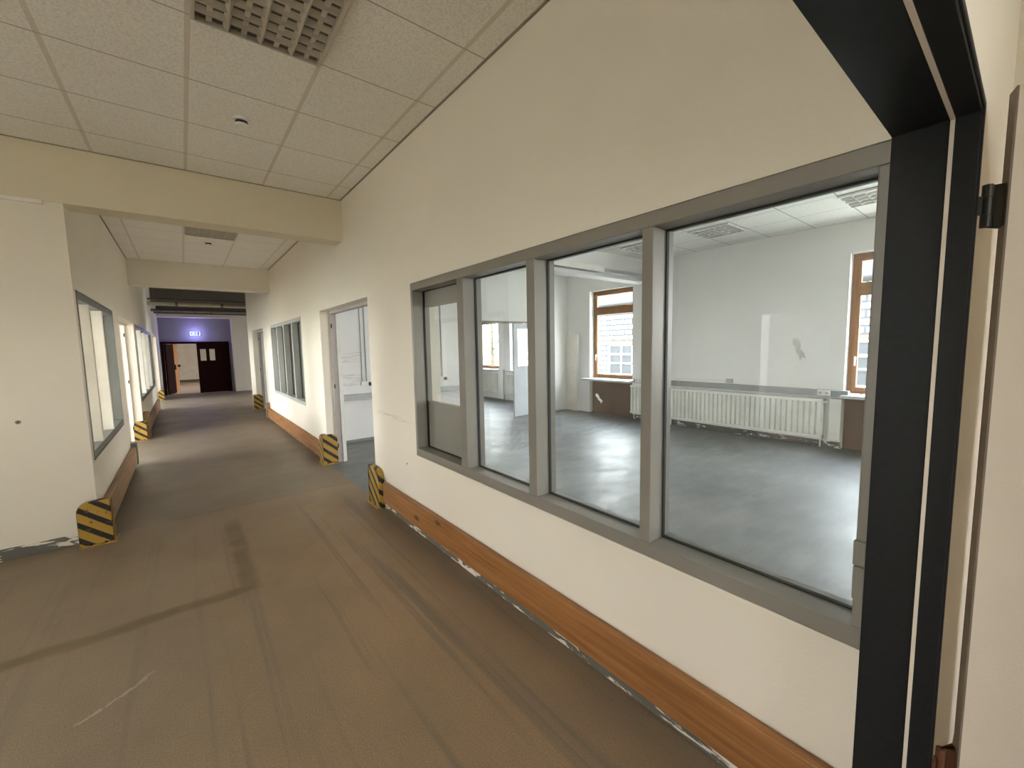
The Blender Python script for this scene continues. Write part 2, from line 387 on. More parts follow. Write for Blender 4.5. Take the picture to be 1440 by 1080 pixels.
# doorway wall beside the camera
wall('wall_doorway', 'cream_plaster', 'y', 0.112, 0.264, -4.35, 2.8, 0, 3.6, [(-0.75, 1.508, 0, 2.19)], 'cream wall holding the dark door frame')
wall('wall_hall_left', 'cream_plaster', 'x', -4.35, -4.10, 0.112, 5.31, 0, 3.6, [(1.88, 2.78, 0, 2.1), (0.36, 0.72, 0.3, 2.2)], 'cream left wall of the near hall')  # low opening beside the door is unseen, added to fill the hall
# closet room behind the left hall door
wall('wall_closet', 'white_plaster', 'x', -6.3, -6.1, 1.6, 4.2, 0, 3.6, [(1.75, 2.3, 0.8, 2.8)], 'outer wall of the side room')
wall('wall_closet_side', 'white_plaster', 'y', 1.5, 1.6, -6.3, -4.35, 0, 3.6); wall('wall_closet_end', 'white_plaster', 'y', 4.2, 4.4, -6.3, -4.35, 0, 3.6)
struct(B(-6.3, -4.35, 1.5, 4.4, 3.4, 3.6), 'ceiling_closet', 'white_plaster'); struct(B(-6.3, -4.6, 1.5, 4.4, -0.2, 0), 'floor_closet', 'far_room_floor')
portal(-6.2, 2.02, 1.8, 0.55, 2.0, (1, 0, 0)); portal(-3.25, 0.62, 3.5, 1.3, 0.6, (0, 0, -1)); portal(-4.2, 0.54, 1.25, 0.36, 1.9, (1, 0, 0))  # portals: side room, added ceiling skylight, added hall opening
# entrance space behind the camera
wall('wall_entrance_back', 'cream_plaster', 'y', -3.4, -3.2, -1.0, 2.8, 0, 3.6, [(0.65, 1.12, 0.8, 2.9)]); portal(0.885, -3.3, 1.85, 0.47, 2.1, (0, 1, 0))
wall('wall_entrance_left', 'cream_plaster', 'x', -1.1, -0.9, -3.4, 0.112, 0, 3.6); wall('wall_entrance_right', 'cream_plaster', 'x', 2.6, 2.8, -3.4, 0.112, 0, 3.6)
struct(B(-1.1, 2.8, -3.4, 0.112, 3.35, 3.6), 'ceiling_entrance', 'cream_plaster')

# ceilings and beams of the passage
struct(MB().box(-4.10, XR, 0.92, 5.05, ZC, 3.6).box(-2.6, XR, 0.264, 0.92, ZC, 3.6).box(-4.10, -3.9, 0.264, 0.92, ZC, 3.6).box(-3.9, -2.6, 0.264, 0.32, ZC, 3.6), 'ceiling', 'hall_ceiling_tile', 'speckled white tile ceiling of the near hall', 'ceiling')  # gap left for an unseen skylight, added to fill the hall with daylight
struct(B(XL, XR, 5.31, 10.2, ZC, 3.6), 'ceiling_passage', 'passage_ceiling_tile', 'tile ceiling between the two beams', 'ceiling')
struct(B(-4.10, XR, 5.05, 5.31, 2.893, 3.6), 'ceiling_beam_near', 'yellow_plaster', 'yellowish beam crossing the near hall', 'beam')
struct(B(XL, XR, 10.2, 10.5, 2.885, 3.8), 'ceiling_beam_far', 'cream_plaster', 'cream beam further down the passage', 'beam')
struct(B(XLB, 5.2, 10.5, 20.95, 3.65, 3.9), 'ceiling_end', 'dark_concrete', 'dark raw concrete ceiling at the passage end', 'ceiling')
struct(B(XL, 5.0, 17.2, 17.5, 3.18, 3.65), 'ceiling_beam_end', 'dark_pipe', 'dark concrete beam behind the pipes', 'beam')
struct(B(XL, 5.0, 20.25, 20.7, 2.97, 3.25), 'ceiling_beam_door', 'cream_plaster', 'cream lintel beam above the end doors', 'beam')
wall('wall_end', 'grey_plaster', 'y', 20.7, 20.95, XLB, 5.2, 0, 3.9, [(-0.66, 1.47, 0, 2.03)], 'grey end wall of the passage above the dark doors')
struct(B(1.60, 5.0, 20.3, 20.7, 0, 2.97), 'pillar', 'cream_plaster', 'cream pillar right of the dark end doors', 'pillar')
wall('wall_side_hall', 'grey_plaster', 'x', 5.0, 5.2, 14.5, 20.95, 0, 3.9, [(15.0, 16.4, 0.9, 2.6)]); portal(5.1, 15.7, 1.75, 1.4, 1.7, (-1, 0, 0)); wall('wall_side_hall_near', 'grey_plaster', 'y', 14.5, 14.7, XRB, 5.2, 0, 3.9)  # unseen opening added to brighten the pillar and passage end
# far room through the end doors
wall('wall_far_room', 'warm_white_paint', 'y', 29.0, 29.2, -3.2, 4.2, 0, 3.0); wall('wall_far_left', 'warm_white_paint', 'x', -3.2, -3.0, 20.95, 29.2, 0, 3.0, [(22.4, 23.2, 0.6, 2.2)])
wall('wall_far_right', 'warm_white_paint', 'x', 4.0, 4.2, 20.95, 29.2, 0, 3.0, [(22.2, 23.4, 0.5, 2.4)]); struct(B(-3.2, 4.2, 20.95, 29.2, 2.6, 3.0), 'ceiling_far_room', 'warm_white_paint')
struct(B(-3.2, 4.2, 20.85, 29.2, 0.0, 0.004), 'floor_far_room', 'far_room_floor'); portal(-3.1, 22.8, 1.4, 0.8, 1.6, (1, 0, 0)); portal(4.1, 22.8, 1.45, 1.2, 1.9, (-1, 0, 0))
struct(B(-3.0, 4.0, 28.98, 29.0, 0.004, 0.12), 'baseboard_far_room', 'dark_pipe')

# left rooms (daylit, hardly seen)
LW = [(5.6, 7.5, 0.7, 2.9), (8.2, 9.6, 0.7, 2.9), (15.3, 16.8, 0.7, 2.9), (17.2, 18.9, 0.7, 2.9)]
wall('wall_left_outer', 'white_plaster', 'x', -4.75, -4.45, 5.06, 20.95, 0, 3.6, LW)
for h in LW: portal(-4.6, (h[0] + h[1]) / 2, 1.8, h[1] - h[0], 2.2, (1, 0, 0))
wall('wall_left_rooms_end', 'white_plaster', 'y', 20.7, 20.95, -4.75, XLB, 0, 3.6)
struct(B(-4.75, XLB, 5.31, 20.95, 3.35, 3.6), 'ceiling_left_rooms', 'white_plaster')

# right rooms
XE, XEO = 7.70, 8.02
WE = [(-3.2, -1.7, 0.84, 3.0), (-1.4, 0.1, 0.84, 3.0), (0.50, 1.74, 0.84, 2.90), (5.46, 6.68, 0.84, 2.90), (8.58, 9.80, 0.93, 2.90), (10.38, 11.62, 0.93, 2.90)]  # first two openings are out of view, added to brighten the room
NI = [(0.50, 1.74, 0.0, 0.84), (5.46, 6.68, 0.0, 0.84)]
wall('wall_room_outer', 'white_plaster', 'x', XE, XEO, -5.4, 14.7, 0, 3.6, WE + NI, 'white outer wall of the room with two brown windows')
struct(MB().box(XE + 0.1, XEO, 0.50, 1.74, 0, 0.80).box(XE + 0.1, XEO, 5.46, 6.68, 0, 0.80), 'wall_niche', 'brown_panel', 'brown wall niches under the room windows')
for h in WE: portal(XEO - 0.05, (h[0] + h[1]) / 2, (h[2] + h[3]) / 2, h[1] - h[0], h[3] - h[2], (-1, 0, 0))
wall('wall_room_near', 'white_plaster', 'y', -5.4, -5.2, 2.6, XE, 0, 3.6)
wall('wall_room_near_side', 'white_plaster', 'x', 2.6, 2.8, -5.4, -3.4, 0, 3.6)
wall('wall_partition', 'scuffed_white_plaster', 'y', 7.40, 7.52, XRB, XE, 0, 3.6, [(4.93, 6.97, 0, 2.2)], 'white partition wall with a double door opening')
wall('wall_room_end', 'white_plaster', 'y', 14.5, 14.7, XRB, XE, 0, 3.6)
struct(MB().box(XRB, XE, 0.264, 5.08, ZC, 3.6).box(2.8, XE, -5.2, 0.264, ZC, 3.6), 'ceiling_room', 'room_ceiling_tile', 'white tile ceiling of the room', 'ceiling')
struct(B(XRB, XE, 5.35, 14.5, ZC, 3.6), 'ceiling_room_back', 'room_ceiling_tile', 'white ceiling behind the room beam', 'ceiling')
struct(B(XRB, XE, 5.08, 5.35, 2.90, 3.6), 'ceiling_beam_room', 'white_plaster', 'white beam crossing the room', 'beam')

# thin wall angles, darkened as the gap shadow where tile ceilings meet walls
struct(MB().box(XR - .014, XR, 0.264, 5.05, ZC - .006, ZC).box(-4.1, XR - .014, 5.038, 5.05, ZC - .006, ZC), 'trim_1', 'gap_shadow_angle', 'thin dark strip for the edge shadow of the near hall ceiling', 'trim')
struct(MB().box(XR - .014, XR, 5.31, 10.2, ZC - .006, ZC).box(XL, XL + .014, 5.31, 10.2, ZC - .006, ZC), 'trim_2', 'gap_shadow_angle', 'thin dark strip for the edge shadow of the passage ceiling', 'trim')
# wall feet
struct(MB().box(XR - 0.004, XR, 0.267, 4.35, 0, 0.075).box(XR - 0.004, XR, 6.28, 11.6, 0, 0.075), 'baseboard_right', 'flaked_wall_foot', 'dark flaking paint band at foot of the right wall', 'baseboard')
struct(B(-4.1, XL, 5.056, 5.06, 0, 0.10), 'baseboard_front', 'flaked_wall_foot', 'dark flaking paint band at foot of the left front wall', 'baseboard')
struct(MB().box(XL, XL + 0.004, 5.06, 8.1, 0, 0.075).box(XL, XL + 0.004, 10.42, 15.9, 0, 0.075), 'baseboard_left', 'flaked_wall_foot', 'dark paint band at foot of the left wall', 'baseboard')
struct(MB().box(XE - 0.006, XE, 1.74, 5.46, 0, 0.10).box(XE - 0.006, XE, -5.2, 0.5, 0, 0.10), 'baseboard_room', 'chipped_wall_foot', 'dark chipped band under the long radiator', 'baseboard')
struct(B(XRB, 4.93, 7.394, 7.40, 0, 0.05), 'baseboard_partition', 'grey_panel_paint', 'dark band at foot of the white partition', 'baseboard')

# ------------------------------------------------------------------ glazed bands in the passage walls
def band(name, label, side, y0, y1, mull, infill=None, mat='grey_frame_paint', mmat=None, depth=0.093):
    """side +1: right wall, -1: left wall. mull: list of mullion (ya,yb)"""
    X = XR if side > 0 else XL
    def bx(mb, d0, d1, *r):
        a, b = X + side * d0, X + side * d1
        mb.box(min(a, b), max(a, b), *r)
    z0, z1, zi0, zi1 = 0.72, 2.19, 0.785, 2.128
    t = thing(name, (X, (y0 + y1) / 2, z0), label, 'window', None, 'structure')
    f = MB()
    for r in ((y0, y1, z0, zi0), (y0, y1, zi1, z1), (y0, y0 + 0.03, zi0, zi1), (y1 - 0.035, y1, zi0, zi1)): bx(f, -0.006, 0.15, *r)
    f.build('window_frame', mat, t, 0.004)
    for (a, b) in mull:
        mm = MB(); bx(mm, -0.005, 0.149, a, b, zi0, zi1); mm.build('mullion', mmat or mat, t, 0.003)
    edges = [y0 + 0.03] + [e for mlt in mull for e in mlt] + [y1 - 0.035]
    for i in range(0, len(edges), 2):
        a, b = edges[i], edges[i + 1]
        g = MB(); th = 0.006
        for r in ((a, b, zi0, zi0 + th), (a, b, zi1 - th, zi1), (a, a + th, zi0, zi1), (b - th, b, zi0, zi1)): bx(g, depth - 0.004, depth + 0.012, *r)
        g.build('gasket', 'black_gasket', t)
        za, zb = zi0, zi1
        if infill and i // 2 in infill:
            za, zb = 1.19, 1.995
            for r in ((a + th, b - th, zi0 + th, za), (a + th, b - th, zb, zi1 - th)):
                pn = MB(); bx(pn, depth + 0.012, depth + 0.05, *r); pn.build('infill_panel', 'grey_panel_paint', t, 0.002)
        g = MB(); bx(g, depth, depth + 0.006, a + th, b - th, za + th * (za == zi0), zb - th * (zb == zi1)); g.build('glass_pane', 'clear_glass', t)
    bd = MB()
    for r in ((y0 - 0.012, y1, z1, z1 + 0.012), (y0 - 0.012, y1, z0 - 0.012, z0)): bx(bd, -0.008, 0.004, *r)
    bd.build('edge_bead', 'cream_plaster' if side > 0 else mat, t)
    return t
w1 = band('window_1', 'large grey-framed glass band nearest the camera on the right wall', 1, 0.267, 3.30, [(0.994, 1.046), (1.727, 1.795), (2.467, 2.55)], (3,))
k_ = MB().box(XR - 0.03, XR + 0.0, 0.268, 0.296, 0.885, 0.985).box(XR - 0.02, XR + 0.0, 0.27, 0.30, 0.985, 1.06); k_.build('lock_keeper', 'grey_frame_paint', w1, 0.003)
band('window_2', 'glass band further along the right wall beyond the open doorway', 1, 7.47, 10.45, [(8.18, 8.25), (8.96, 9.03), (9.70, 9.77)], (3,), 'green_grey_paint')
band('window_3', 'glass band nearest the camera on the left wall', -1, 5.16, 7.48, [(5.72, 5.78), (6.52, 6.58)], None, 'dark_band_paint', 'warm_white_paint')
band('window_4', 'long glass band behind the second striped guard on the left wall', -1, 10.75, 15.5, [(11.9, 11.97), (13.1, 13.17), (14.3, 14.37)], None, 'dark_band_paint', 'warm_white_paint')

# ------------------------------------------------------------------ outside windows of the rooms
def outer_window(name, label, y0, y1, z0, z1, ztr):
    t = thing(name, (7.9, (y0 + y1) / 2, z0), label, 'window', None, 'structure')
    xa, xb = 7.86, 7.94
    MB().box(xa, xb, y0, y1, z0, z0 + .05).box(xa, xb, y0, y1, z1 - .06, z1).box(xa, xb, y0, y0 + .06, z0 + .05, z1 - .06).box(xa, xb, y1 - .06, y1, z0 + .05, z1 - .06).box(xa, xb, y0 + .06, y1 - .06, ztr - .04, ztr + .05).build('window_frame', 'window_wood', t, 0.004)
    for (a, b) in ((z0 + .05, ztr - .04), (ztr + .05, z1 - .06)):
        sa = MB(); yy0, yy1 = y0 + .06, y1 - .06; q = .05
        sa.box(xa - .02, xa + .04, yy0, yy1, a, a + q).box(xa - .02, xa + .04, yy0, yy1, b - q, b).box(xa - .02, xa + .04, yy0, yy0 + q, a + q, b - q).box(xa - .02, xa + .04, yy1 - q, yy1, a + q, b - q)
        s_ = sa.build('sash', 'window_wood', t, 0.004)
        B(xa + .008, xa + .014, yy0 + q, yy1 - q, a + q, b - q).build('glass_pane', 'clear_glass', s_)
    MB().box(xa - .045, xa - .02, y1 - .10, y1 - .075, z0 + .50, z0 + .56).box(xa - .06, xa - .045, y1 - .10, y1 - .078, z0 + .42, z0 + .56).build('handle', 'handle_metal', t, 0.003)
    MB().box(7.52, 7.86, y0 - (.02 if y0 > 5 else 0.0), y1 + (.14 if 5 < y0 < 6 else .0), z0 - .05, z0 - .005).build('window_sill', 'sill_stone', t, 0.004)
    return t
outer_window('window_5', 'brown wooden window with brick cladding beyond, left of the room radiator', 5.46, 6.68, 0.84, 2.90, 2.43)
outer_window('window_6', 'brown wooden window at the right end of the room, beside the dark frame', 0.50, 1.74, 0.84, 2.90, 2.38)
outer_window('window_7', 'window in the back room half hidden by the door leaf', 8.58, 9.80, 0.93, 2.90, 2.45)
outer_window('window_8', 'window in the back room with green foliage outside', 10.38, 11.62, 0.93, 2.90, 2.45)

# ------------------------------------------------------------------ doors
# dark steel frame beside the camera, with its opened leaf
d = thing('door_1', (1.5, 0.19, 0), 'dark anthracite steel door frame at the right edge with an opened pale leaf', 'door', None, 'structure')
f = MB()
f.box(1.498, 1.508, 0.160, 0.267, 0, 2.19).box(1.498, 1.508, 0.109, 0.152, 0, 2.19).box(1.504, 1.508, 0.152, 0.160, 0, 2.19)
f.box(1.50, 1.512, 0.104, 0.111, 0, 2.19)
f.build('frame_jamb', 'anthracite_paint', d, 0.002)
f = MB()
f.box(-0.75, 1.498, 0.160, 0.267, 2.18, 2.19).box(-0.75, 1.498, 0.109, 0.152, 2.18, 2.19).box(-0.75, 1.498, 0.152, 0.160, 2.186, 2.19).box(-0.80, 1.512, 0.104, 0.111, 2.186, 2.20)
f.build('frame_header', 'anthracite_paint', d, 0.002)
f = MB(); f.box(-0.80, -0.74, 0.109, 0.267, 0, 2.18); f.build('frame_jamb', 'anthracite_paint', d, 0.002)
MB().box(1.496, 1.504, 0.152, 0.160, 0, 2.178).box(-0.74, 1.504, 0.152, 0.160, 2.178, 2.186).build('seal_strip', 'seal_strip', d)
# leaf: hinge-side end from A to B, leaf running away at 106 degrees
A = Vector((1.575, 0.0728, 0)); Bv = Vector((1.531, 0.0605, 0)); e = (Bv - A).normalized(); L = Vector((-e.y, e.x, 0))
if L.y > 0: L = -L
P0, P1 = A, Bv; P2, P3 = Bv + L * 0.95, A + L * 0.95
lf = MB(); lf.prism([(p.x, p.y) for p in (P0 + L * .004, P1 + L * .004, P2, P3)], 2, 0.015, 2.224); lf = lf.build('door_leaf', 'leaf_laminate', d)
ed = MB(); ed.prism([(p.x, p.y) for p in (P0, P1, P1 + L * .004, P0 + L * .004)], 2, 0.015, 2.2235); ed.build('leaf_edge', 'leaf_edge', d)
for z in (1.965, 0.50):
    h = MB(); hx, hy = 1.527, 0.092; n_ = 0.049
    h.cyl((hx, hy, z - n_), (hx, hy, z - n_ * .42), 0.0095).cyl((hx, hy, z - n_ * .40), (hx, hy, z + n_ * .40), 0.0095).cyl((hx, hy, z + n_ * .42), (hx, hy, z + n_), 0.0095)
    m_ = (A + Bv) / 2
    for (za, zb) in ((z - n_, z - n_ * .42), (z + n_ * .42, z + n_)): h.prism([(hx, hy - .003), (hx + .002, hy + .003), (m_.x + .008, m_.y + .007), (m_.x + .006, m_.y - .004)], 2, za, zb)
    h.prism([(hx + .010, hy - .008), (hx + .012, hy - .002), (m_.x + .02, m_.y + .0075), (m_.x - .012, m_.y - .002)], 2, z - n_, z + n_)
    h.box(1.499, hx, 0.098, 0.104, z - n_ * .40, z + n_ * .40)
    h.build('hinge', 'hinge_steel' if z > 1 else 'rust_steel', d, 0.0, smooth=False)

def steel_frame(name, label, side, y0, y1, ztop=2.19, fm='steel_frame_paint'):
    X = XR if side > 0 else XL
    a, b = X + side * 0.125, X + side * 0.20; xa, xb = min(a, b), max(a, b)
    t = thing(name, (X, (y0 + y1) / 2, 0), label, 'door', None, 'structure')
    MB().box(xa, xb, y1 - .035, y1, 0, ztop).box(xa, xb, y0, y0 + .035, 0, ztop).box(xa, xb, y0 + .035, y1 - .035, ztop - .04, ztop).build('door_frame', fm, t, 0.003)
    c0, c1 = X + side * 0.20, X + side * 0.25
    MB().box(min(c0, c1), max(c0, c1), y1 - .05, y1, 0, ztop).build('door_rebate', 'white_plastic', t)
    hp = X + side * 0.137
    for z in (0.25, 1.12, 1.98): MB().cyl((hp, y1 - .045, z - .03), (hp, y1 - .045, z + .03), .009, 10).build('hinge_pin', 'black_plastic', t)
    return t
steel_frame('door_2', 'open doorway with grey steel frame in the right wall between the glass bands', 1, 4.35, 6.28)
steel_frame('door_3', 'far open doorway in the right wall past the second glass band', 1, 11.6, 13.55)
steel_frame('door_4', 'bright open doorway in the left wall before the second striped guard', -1, 8.10, 10.42, 2.19, 'warm_white_paint')
steel_frame('door_5', 'far bright open doorway in the left wall', -1, 15.9, 18.5, 2.19, 'warm_white_paint')

# double door in the partition
t = thing('door_6', (5.95, 7.46, 0), 'half open double door in the white partition seen through the glass', 'door', None, 'structure')
MB().box(4.93, 4.98, 7.385, 7.53, 0, 2.2).box(6.92, 6.97, 7.385, 7.53, 0, 2.2).box(4.98, 6.92, 7.385, 7.53, 2.16, 2.2).build('door_frame', 'grey_panel_paint', t, 0.003)
l_ = MB(); ya, yb = 7.41, 7.45
l_.box(5.93, 6.92, ya, yb, 0.01, 1.18).box(5.93, 6.92, ya, yb, 2.03, 2.155).box(5.93, 6.06, ya, yb, 1.18, 2.03).box(6.79, 6.92, ya, yb, 1.18, 2.03)
l_ = l_.build('door_leaf', 'pale_leaf_paint', t, 0.003); B(6.06, 6.79, 7.428, 7.434, 1.18, 2.03).build('glass_pane', 'clear_glass', l_)
MB().box(4.88, 4.93, 7.37, 7.395, 0.76, 0.86).build('strike_box', 'steel_frame_paint', t, 0.003)

# dark double door at the passage end
t = thing('door_7', (0.4, 20.75, 0), 'dark brown double door at the passage end, left leaf open', 'door', None, 'structure')
MB().box(-0.66, -0.58, 20.64, 20.95, 0, 2.05).box(1.40, 1.50, 20.64, 20.95, 0, 2.05).box(-0.58, 1.40, 20.64, 20.95, 1.97, 2.05).build('door_frame', 'dark_door_wood', t)
q = MB(); ya, yb = 20.68, 20.74
q.box(0.43, 1.40, ya, yb, 0.01, 1.29).box(0.43, 1.40, ya, yb, 1.75, 1.97).box(0.43, 0.53, ya, yb, 1.29, 1.75).box(0.72, 0.83, ya, yb, 1.29, 1.75).box(1.01, 1.40, ya, yb, 1.29, 1.75)
q = q.build('door_leaf', 'dark_door_wood', t)
for (a, b) in ((0.53, 0.72), (0.83, 1.01)): B(a, b, 20.705, 20.711, 1.29, 1.75).build('glass_pane', 'clear_glass', q)
ang = math.radians(76); dx, dy = math.cos(ang), math.sin(ang); px, py = -0.57, 20.72
pl = [(px, py), (px + dx * .9, py + dy * .9), (px + dx * .9 + dy * .05, py + dy * .9 - dx * .05), (px + dy * .05, py - dx * .05)]
q = MB(); q.prism(pl, 2, 0.012, 1.96); q = q.build('door_leaf', 'dark_door_wood', t)
hx, hy = px + dx * .83 + dy * .05, py + dy * .83 - dx * .05
MB().box(hx, hx + .06, hy - .02, hy + .02, 0.95, 1.15).build('handle', 'black_plastic', q)
# wooden leaf standing open in the far room
t = thing('door_8', (-0.42, 22.2, 0), 'orange wooden door leaf standing open beyond the dark end doors', 'door', None, 'structure')
q = MB(); q.prism([(-0.39, 21.85), (-0.35, 21.84), (-0.20, 22.70), (-0.24, 22.71)], 2, 0.01, 2.02); q = q.build('door_leaf', 'orange_door_wood', t)
MB().box(-0.23, -0.13, 22.58, 22.62, 1.02, 1.12).build('handle', 'black_plastic', q)
# hall left door: white frame and a white leaf folded back on the wall (shows only as a reflection)
t = thing('door_9', (-4.2, 2.33, 0), 'white framed doorway in the left wall of the near hall', 'door', None, 'structure')
MB().box(-4.38, -4.07, 1.83, 1.90, 0, 2.14).box(-4.38, -4.07, 2.76, 2.83, 0, 2.14).box(-4.38, -4.07, 1.90, 2.76, 2.08, 2.14).build('door_frame', 'white_plastic', t, .003)
B(-4.09, -4.05, 3.95, 4.50, 0.01, 2.05).build('door_leaf', 'white_plastic', t, .003)

# ------------------------------------------------------------------ wooden bumper rails
def rail(loc, label, x0, x1, y0, y1, z0, z1, mat, brackets, wallx):
    t = thing('bumper_rail', ((x0 + x1) / 2, (y0 + y1) / 2, z0), label, 'bumper rail', 'wooden bumper rails along the passage walls')
    B(x0, x1, y0, y1, z0, z1).build('board', mat, t, 0.006)
    for y in brackets:
        B(min(x1, x0) if wallx > x0 else wallx, max(x0, x1) if wallx < x1 else wallx, y - .02, y + .02, z0 - .04, z0).build('bracket', 'hinge_steel', t)
        side = x0 if wallx > x0 else x1
        MB().cyl((side, y, (z0 + z1) / 2), (side + (-.004 if wallx > x0 else .004), y, (z0 + z1) / 2), .011, 12).build('bolt', 'hinge_steel', t)
    return t
rail(None, 'varnished pine bumper rail on the right wall under the nearest glass band', 1.492, XR - .005, 0.30, 4.04, 0.085, 0.292, 'varnished_pine', (), XR)
r_ = rail(None, 'reddish wooden bumper rail on the right wall beyond the open doorway', 1.488, XR - .005, 6.52, 11.30, 0.055, 0.285, 'varnished_pine', (), XR)
B(1.455, 1.54, 11.30, 11.40, 0.03, 0.40).build('end_post', 'worn_brown_pine', r_, 0.006)
r_ = rail(None, 'greyish brown wooden bumper rail on the left wall behind the nearest striped guard', XL + .005, -0.632, 5.16, 7.95, 0.06, 0.31, 'worn_brown_pine', (), XL)
B(XL + .005, -0.62, 7.95, 8.06, 0.05, 0.36).build('end_post', 'dark_pipe', r_, 0.004)
r_ = rail(None, 'far wooden bumper rail on the left wall under the long glass band', XL + .005, -0.632, 10.66, 15.7, 0.06, 0.31, 'worn_brown_pine', (), XL)
B(XL + .005, -0.60, 10.58, 10.66, 0.02, 0.52).build('end_post', 'worn_brown_pine', r_, 0.004)

# ------------------------------------------------------------------ striped corner guards
def prof(w_, h_, r):
    pts = [(0, 0), (w_, 0), (w_, h_ - r)]
    for i in range(1, 7):
        a = math.pi / 2 * i / 6; pts.append((w_ - r + r * math.cos(a), h_ - r + r * math.sin(a)))
    pts.append((0, h_)); return pts
def guard(cx, cy, side, sy, label, h=0.40, w_a=0.24, w_b=0.21, out=0.065):
    """cx,cy: wall corner; side +1 = right wall (corridor towards -x); sy=+1 the wall continues towards +y"""
    t = thing('corner_guard', (cx - side * out / 2, cy, 0), label, 'corner guard', 'black and yellow corner guards')
    fx = cx - side * out; fy = cy - sy * 0.045
    a = MB(); a.prism([(fy + sy * s_, z) for s_, z in prof(w_a, h, 0.11)], 0, fx, cx - side * 0.006); a.build('side_plate', 'hazard_stripes', t, 0.006)
    b = MB(); b.prism([(fx + side * s_, z) for s_, z in prof(w_b, h, 0.09)], 1, fy - sy * 0.004, cy - sy * 0.004); b.build('front_plate', 'hazard_stripes', t, 0.006)
    c_ = MB(); x0, x1 = sorted((fx - side * 0.02, fx + side * w_b)); y0, y1 = sorted((fy - sy * 0.03, fy)); c_.box(x0, x1, y0, y1, 0, 0.014)
    x0, x1 = sorted((fx - side * .02, fx)); y0, y1 = sorted((fy, fy + sy * w_a)); c_.box(x0, x1, y0, y1, 0, 0.014); c_.build('foot_plate', 'yellow_paint', t, 0.003)
    for dx_ in (0.05, 0.14): MB().cyl((fx + side * dx_, fy - sy * .016, .014), (fx + side * dx_, fy - sy * .016, .024), .011, 10).build('bolt', 'hinge_steel', t)
    return t
guard(XL, 5.0, -1, 1, 'black and yellow guard at the near left wall corner', 0.39, 0.15, 0.215, 0.095)
guard(XL, 10.42, -1, 1, 'black and yellow guard at the far side of the first left doorway', 0.37, 0.12, 0.19, 0.05)
guard(XL, 18.5, -1, 1, 'smallest black and yellow guard, at the far left doorway', 0.37, 0.12, 0.16, 0.08)
guard(XR, 4.35, 1, -1, 'black and yellow guard at the end of the nearest pine rail', 0.41, 0.30, 0.20, 0.07)
guard(XR, 6.28, 1, 1, 'black and yellow guard on the far side of the open right doorway', 0.43, 0.22, 0.20, 0.07)
guard(XR, 13.55, 1, 1, 'black and yellow guard at the far right doorway', 0.42, 0.22, 0.22, 0.08)

# ------------------------------------------------------------------ ceiling lights, detectors
def louver_light(x0, y0, label, zc, bright=False, cols=4, rows=8):
    """recessed square louvre light, lower edge at ceiling level"""
    s = 0.605; t = thing('louver_light', (x0 + s / 2, y0 + s / 2, zc), label, 'ceiling light', 'recessed louvre ceiling lights')
    lm, sm = ('bright_louver', 'dim_slat') if bright else ('louver_metal', 'slat_metal')
    x1, y1 = x0 + s, y0 + s
    MB().box(x0, x1, y0, y1, zc - .004, zc - .002).build('housing', 'lamp_inside', t)
    MB().box(x0, x0 + .016, y0, y1, zc - .03, zc - .004).box(x1 - .016, x1, y0, y1, zc - .03, zc - .004).box(x0 + .016, x1 - .016, y0, y0 + .012, zc - .03, zc - .004).box(x0 + .016, x1 - .016, y1 - .012, y1, zc - .03, zc - .004).build('rim', lm, t, .002)
    p = s / cols
    for i in range(1, cols):
        xc = x0 + p * i
        MB().prism([(xc - .017, zc - .005), (xc + .017, zc - .005), (xc + .003, zc - .034), (xc - .003, zc - .034)], 1, y0 + .012, y1 - .012).build('blade', lm, t)
    q = s / rows
    for j in range(1, rows):
        yc = y0 + q * j
        MB().prism([(yc - .026, zc - .0055), (yc + .026, zc - .0055), (yc + .004, zc - .026), (yc - .004, zc - .026)], 0, x0 + .016, x1 - .016).build('cross_slat', sm, t)
    for i in range(cols): B(x0 + p * (i + .5) - .012, x0 + p * (i + .5) + .012, y0 + .012, y1 - .012, zc - .016, zc - .0058).build('lamp_rib', lm, t)
    return t
louver_light(0.149, 2.135, 'square louvre light in the near hall ceiling', ZC)
louver_light(0.135, 7.06, 'square louvre light in the passage ceiling past the yellowish beam', ZC)
louver_light(6.21, 2.82, 'white louvre light above the long radiator, middle one in the room', ZC, True, 4, 7)
louver_light(6.21, 0.96, 'white louvre light nearest the dark door frame in the room', ZC, True, 4, 5)
louver_light(6.21, 4.07, 'white louvre light next to the room beam', ZC, True, 4, 7)
def detector(x, y, label):
    t = thing('smoke_detector', (x, y, ZC), label, 'smoke detector', 'ceiling smoke detectors')
    MB().lathe((x, y, ZC), [(.058, -.012), (.060, 0.0)]).build('base', 'white_plastic', t)
    MB().lathe((x, y, ZC), [(.026, -.052), (.040, -.047), (.044, -.036), (.044, -.032)]).build('head', 'white_plastic', t)
    MB().lathe((x, y, ZC), [(.040, -.032), (.040, -.012)]).build('vent_gap', 'black_plastic', t)  # solid core coloured black to draw the shade inside the gap
detector(0.46, 3.74, 'round smoke detector in the near hall ceiling')
detector(0.43, 8.13, 'round smoke detector in the passage ceiling past the first beam')

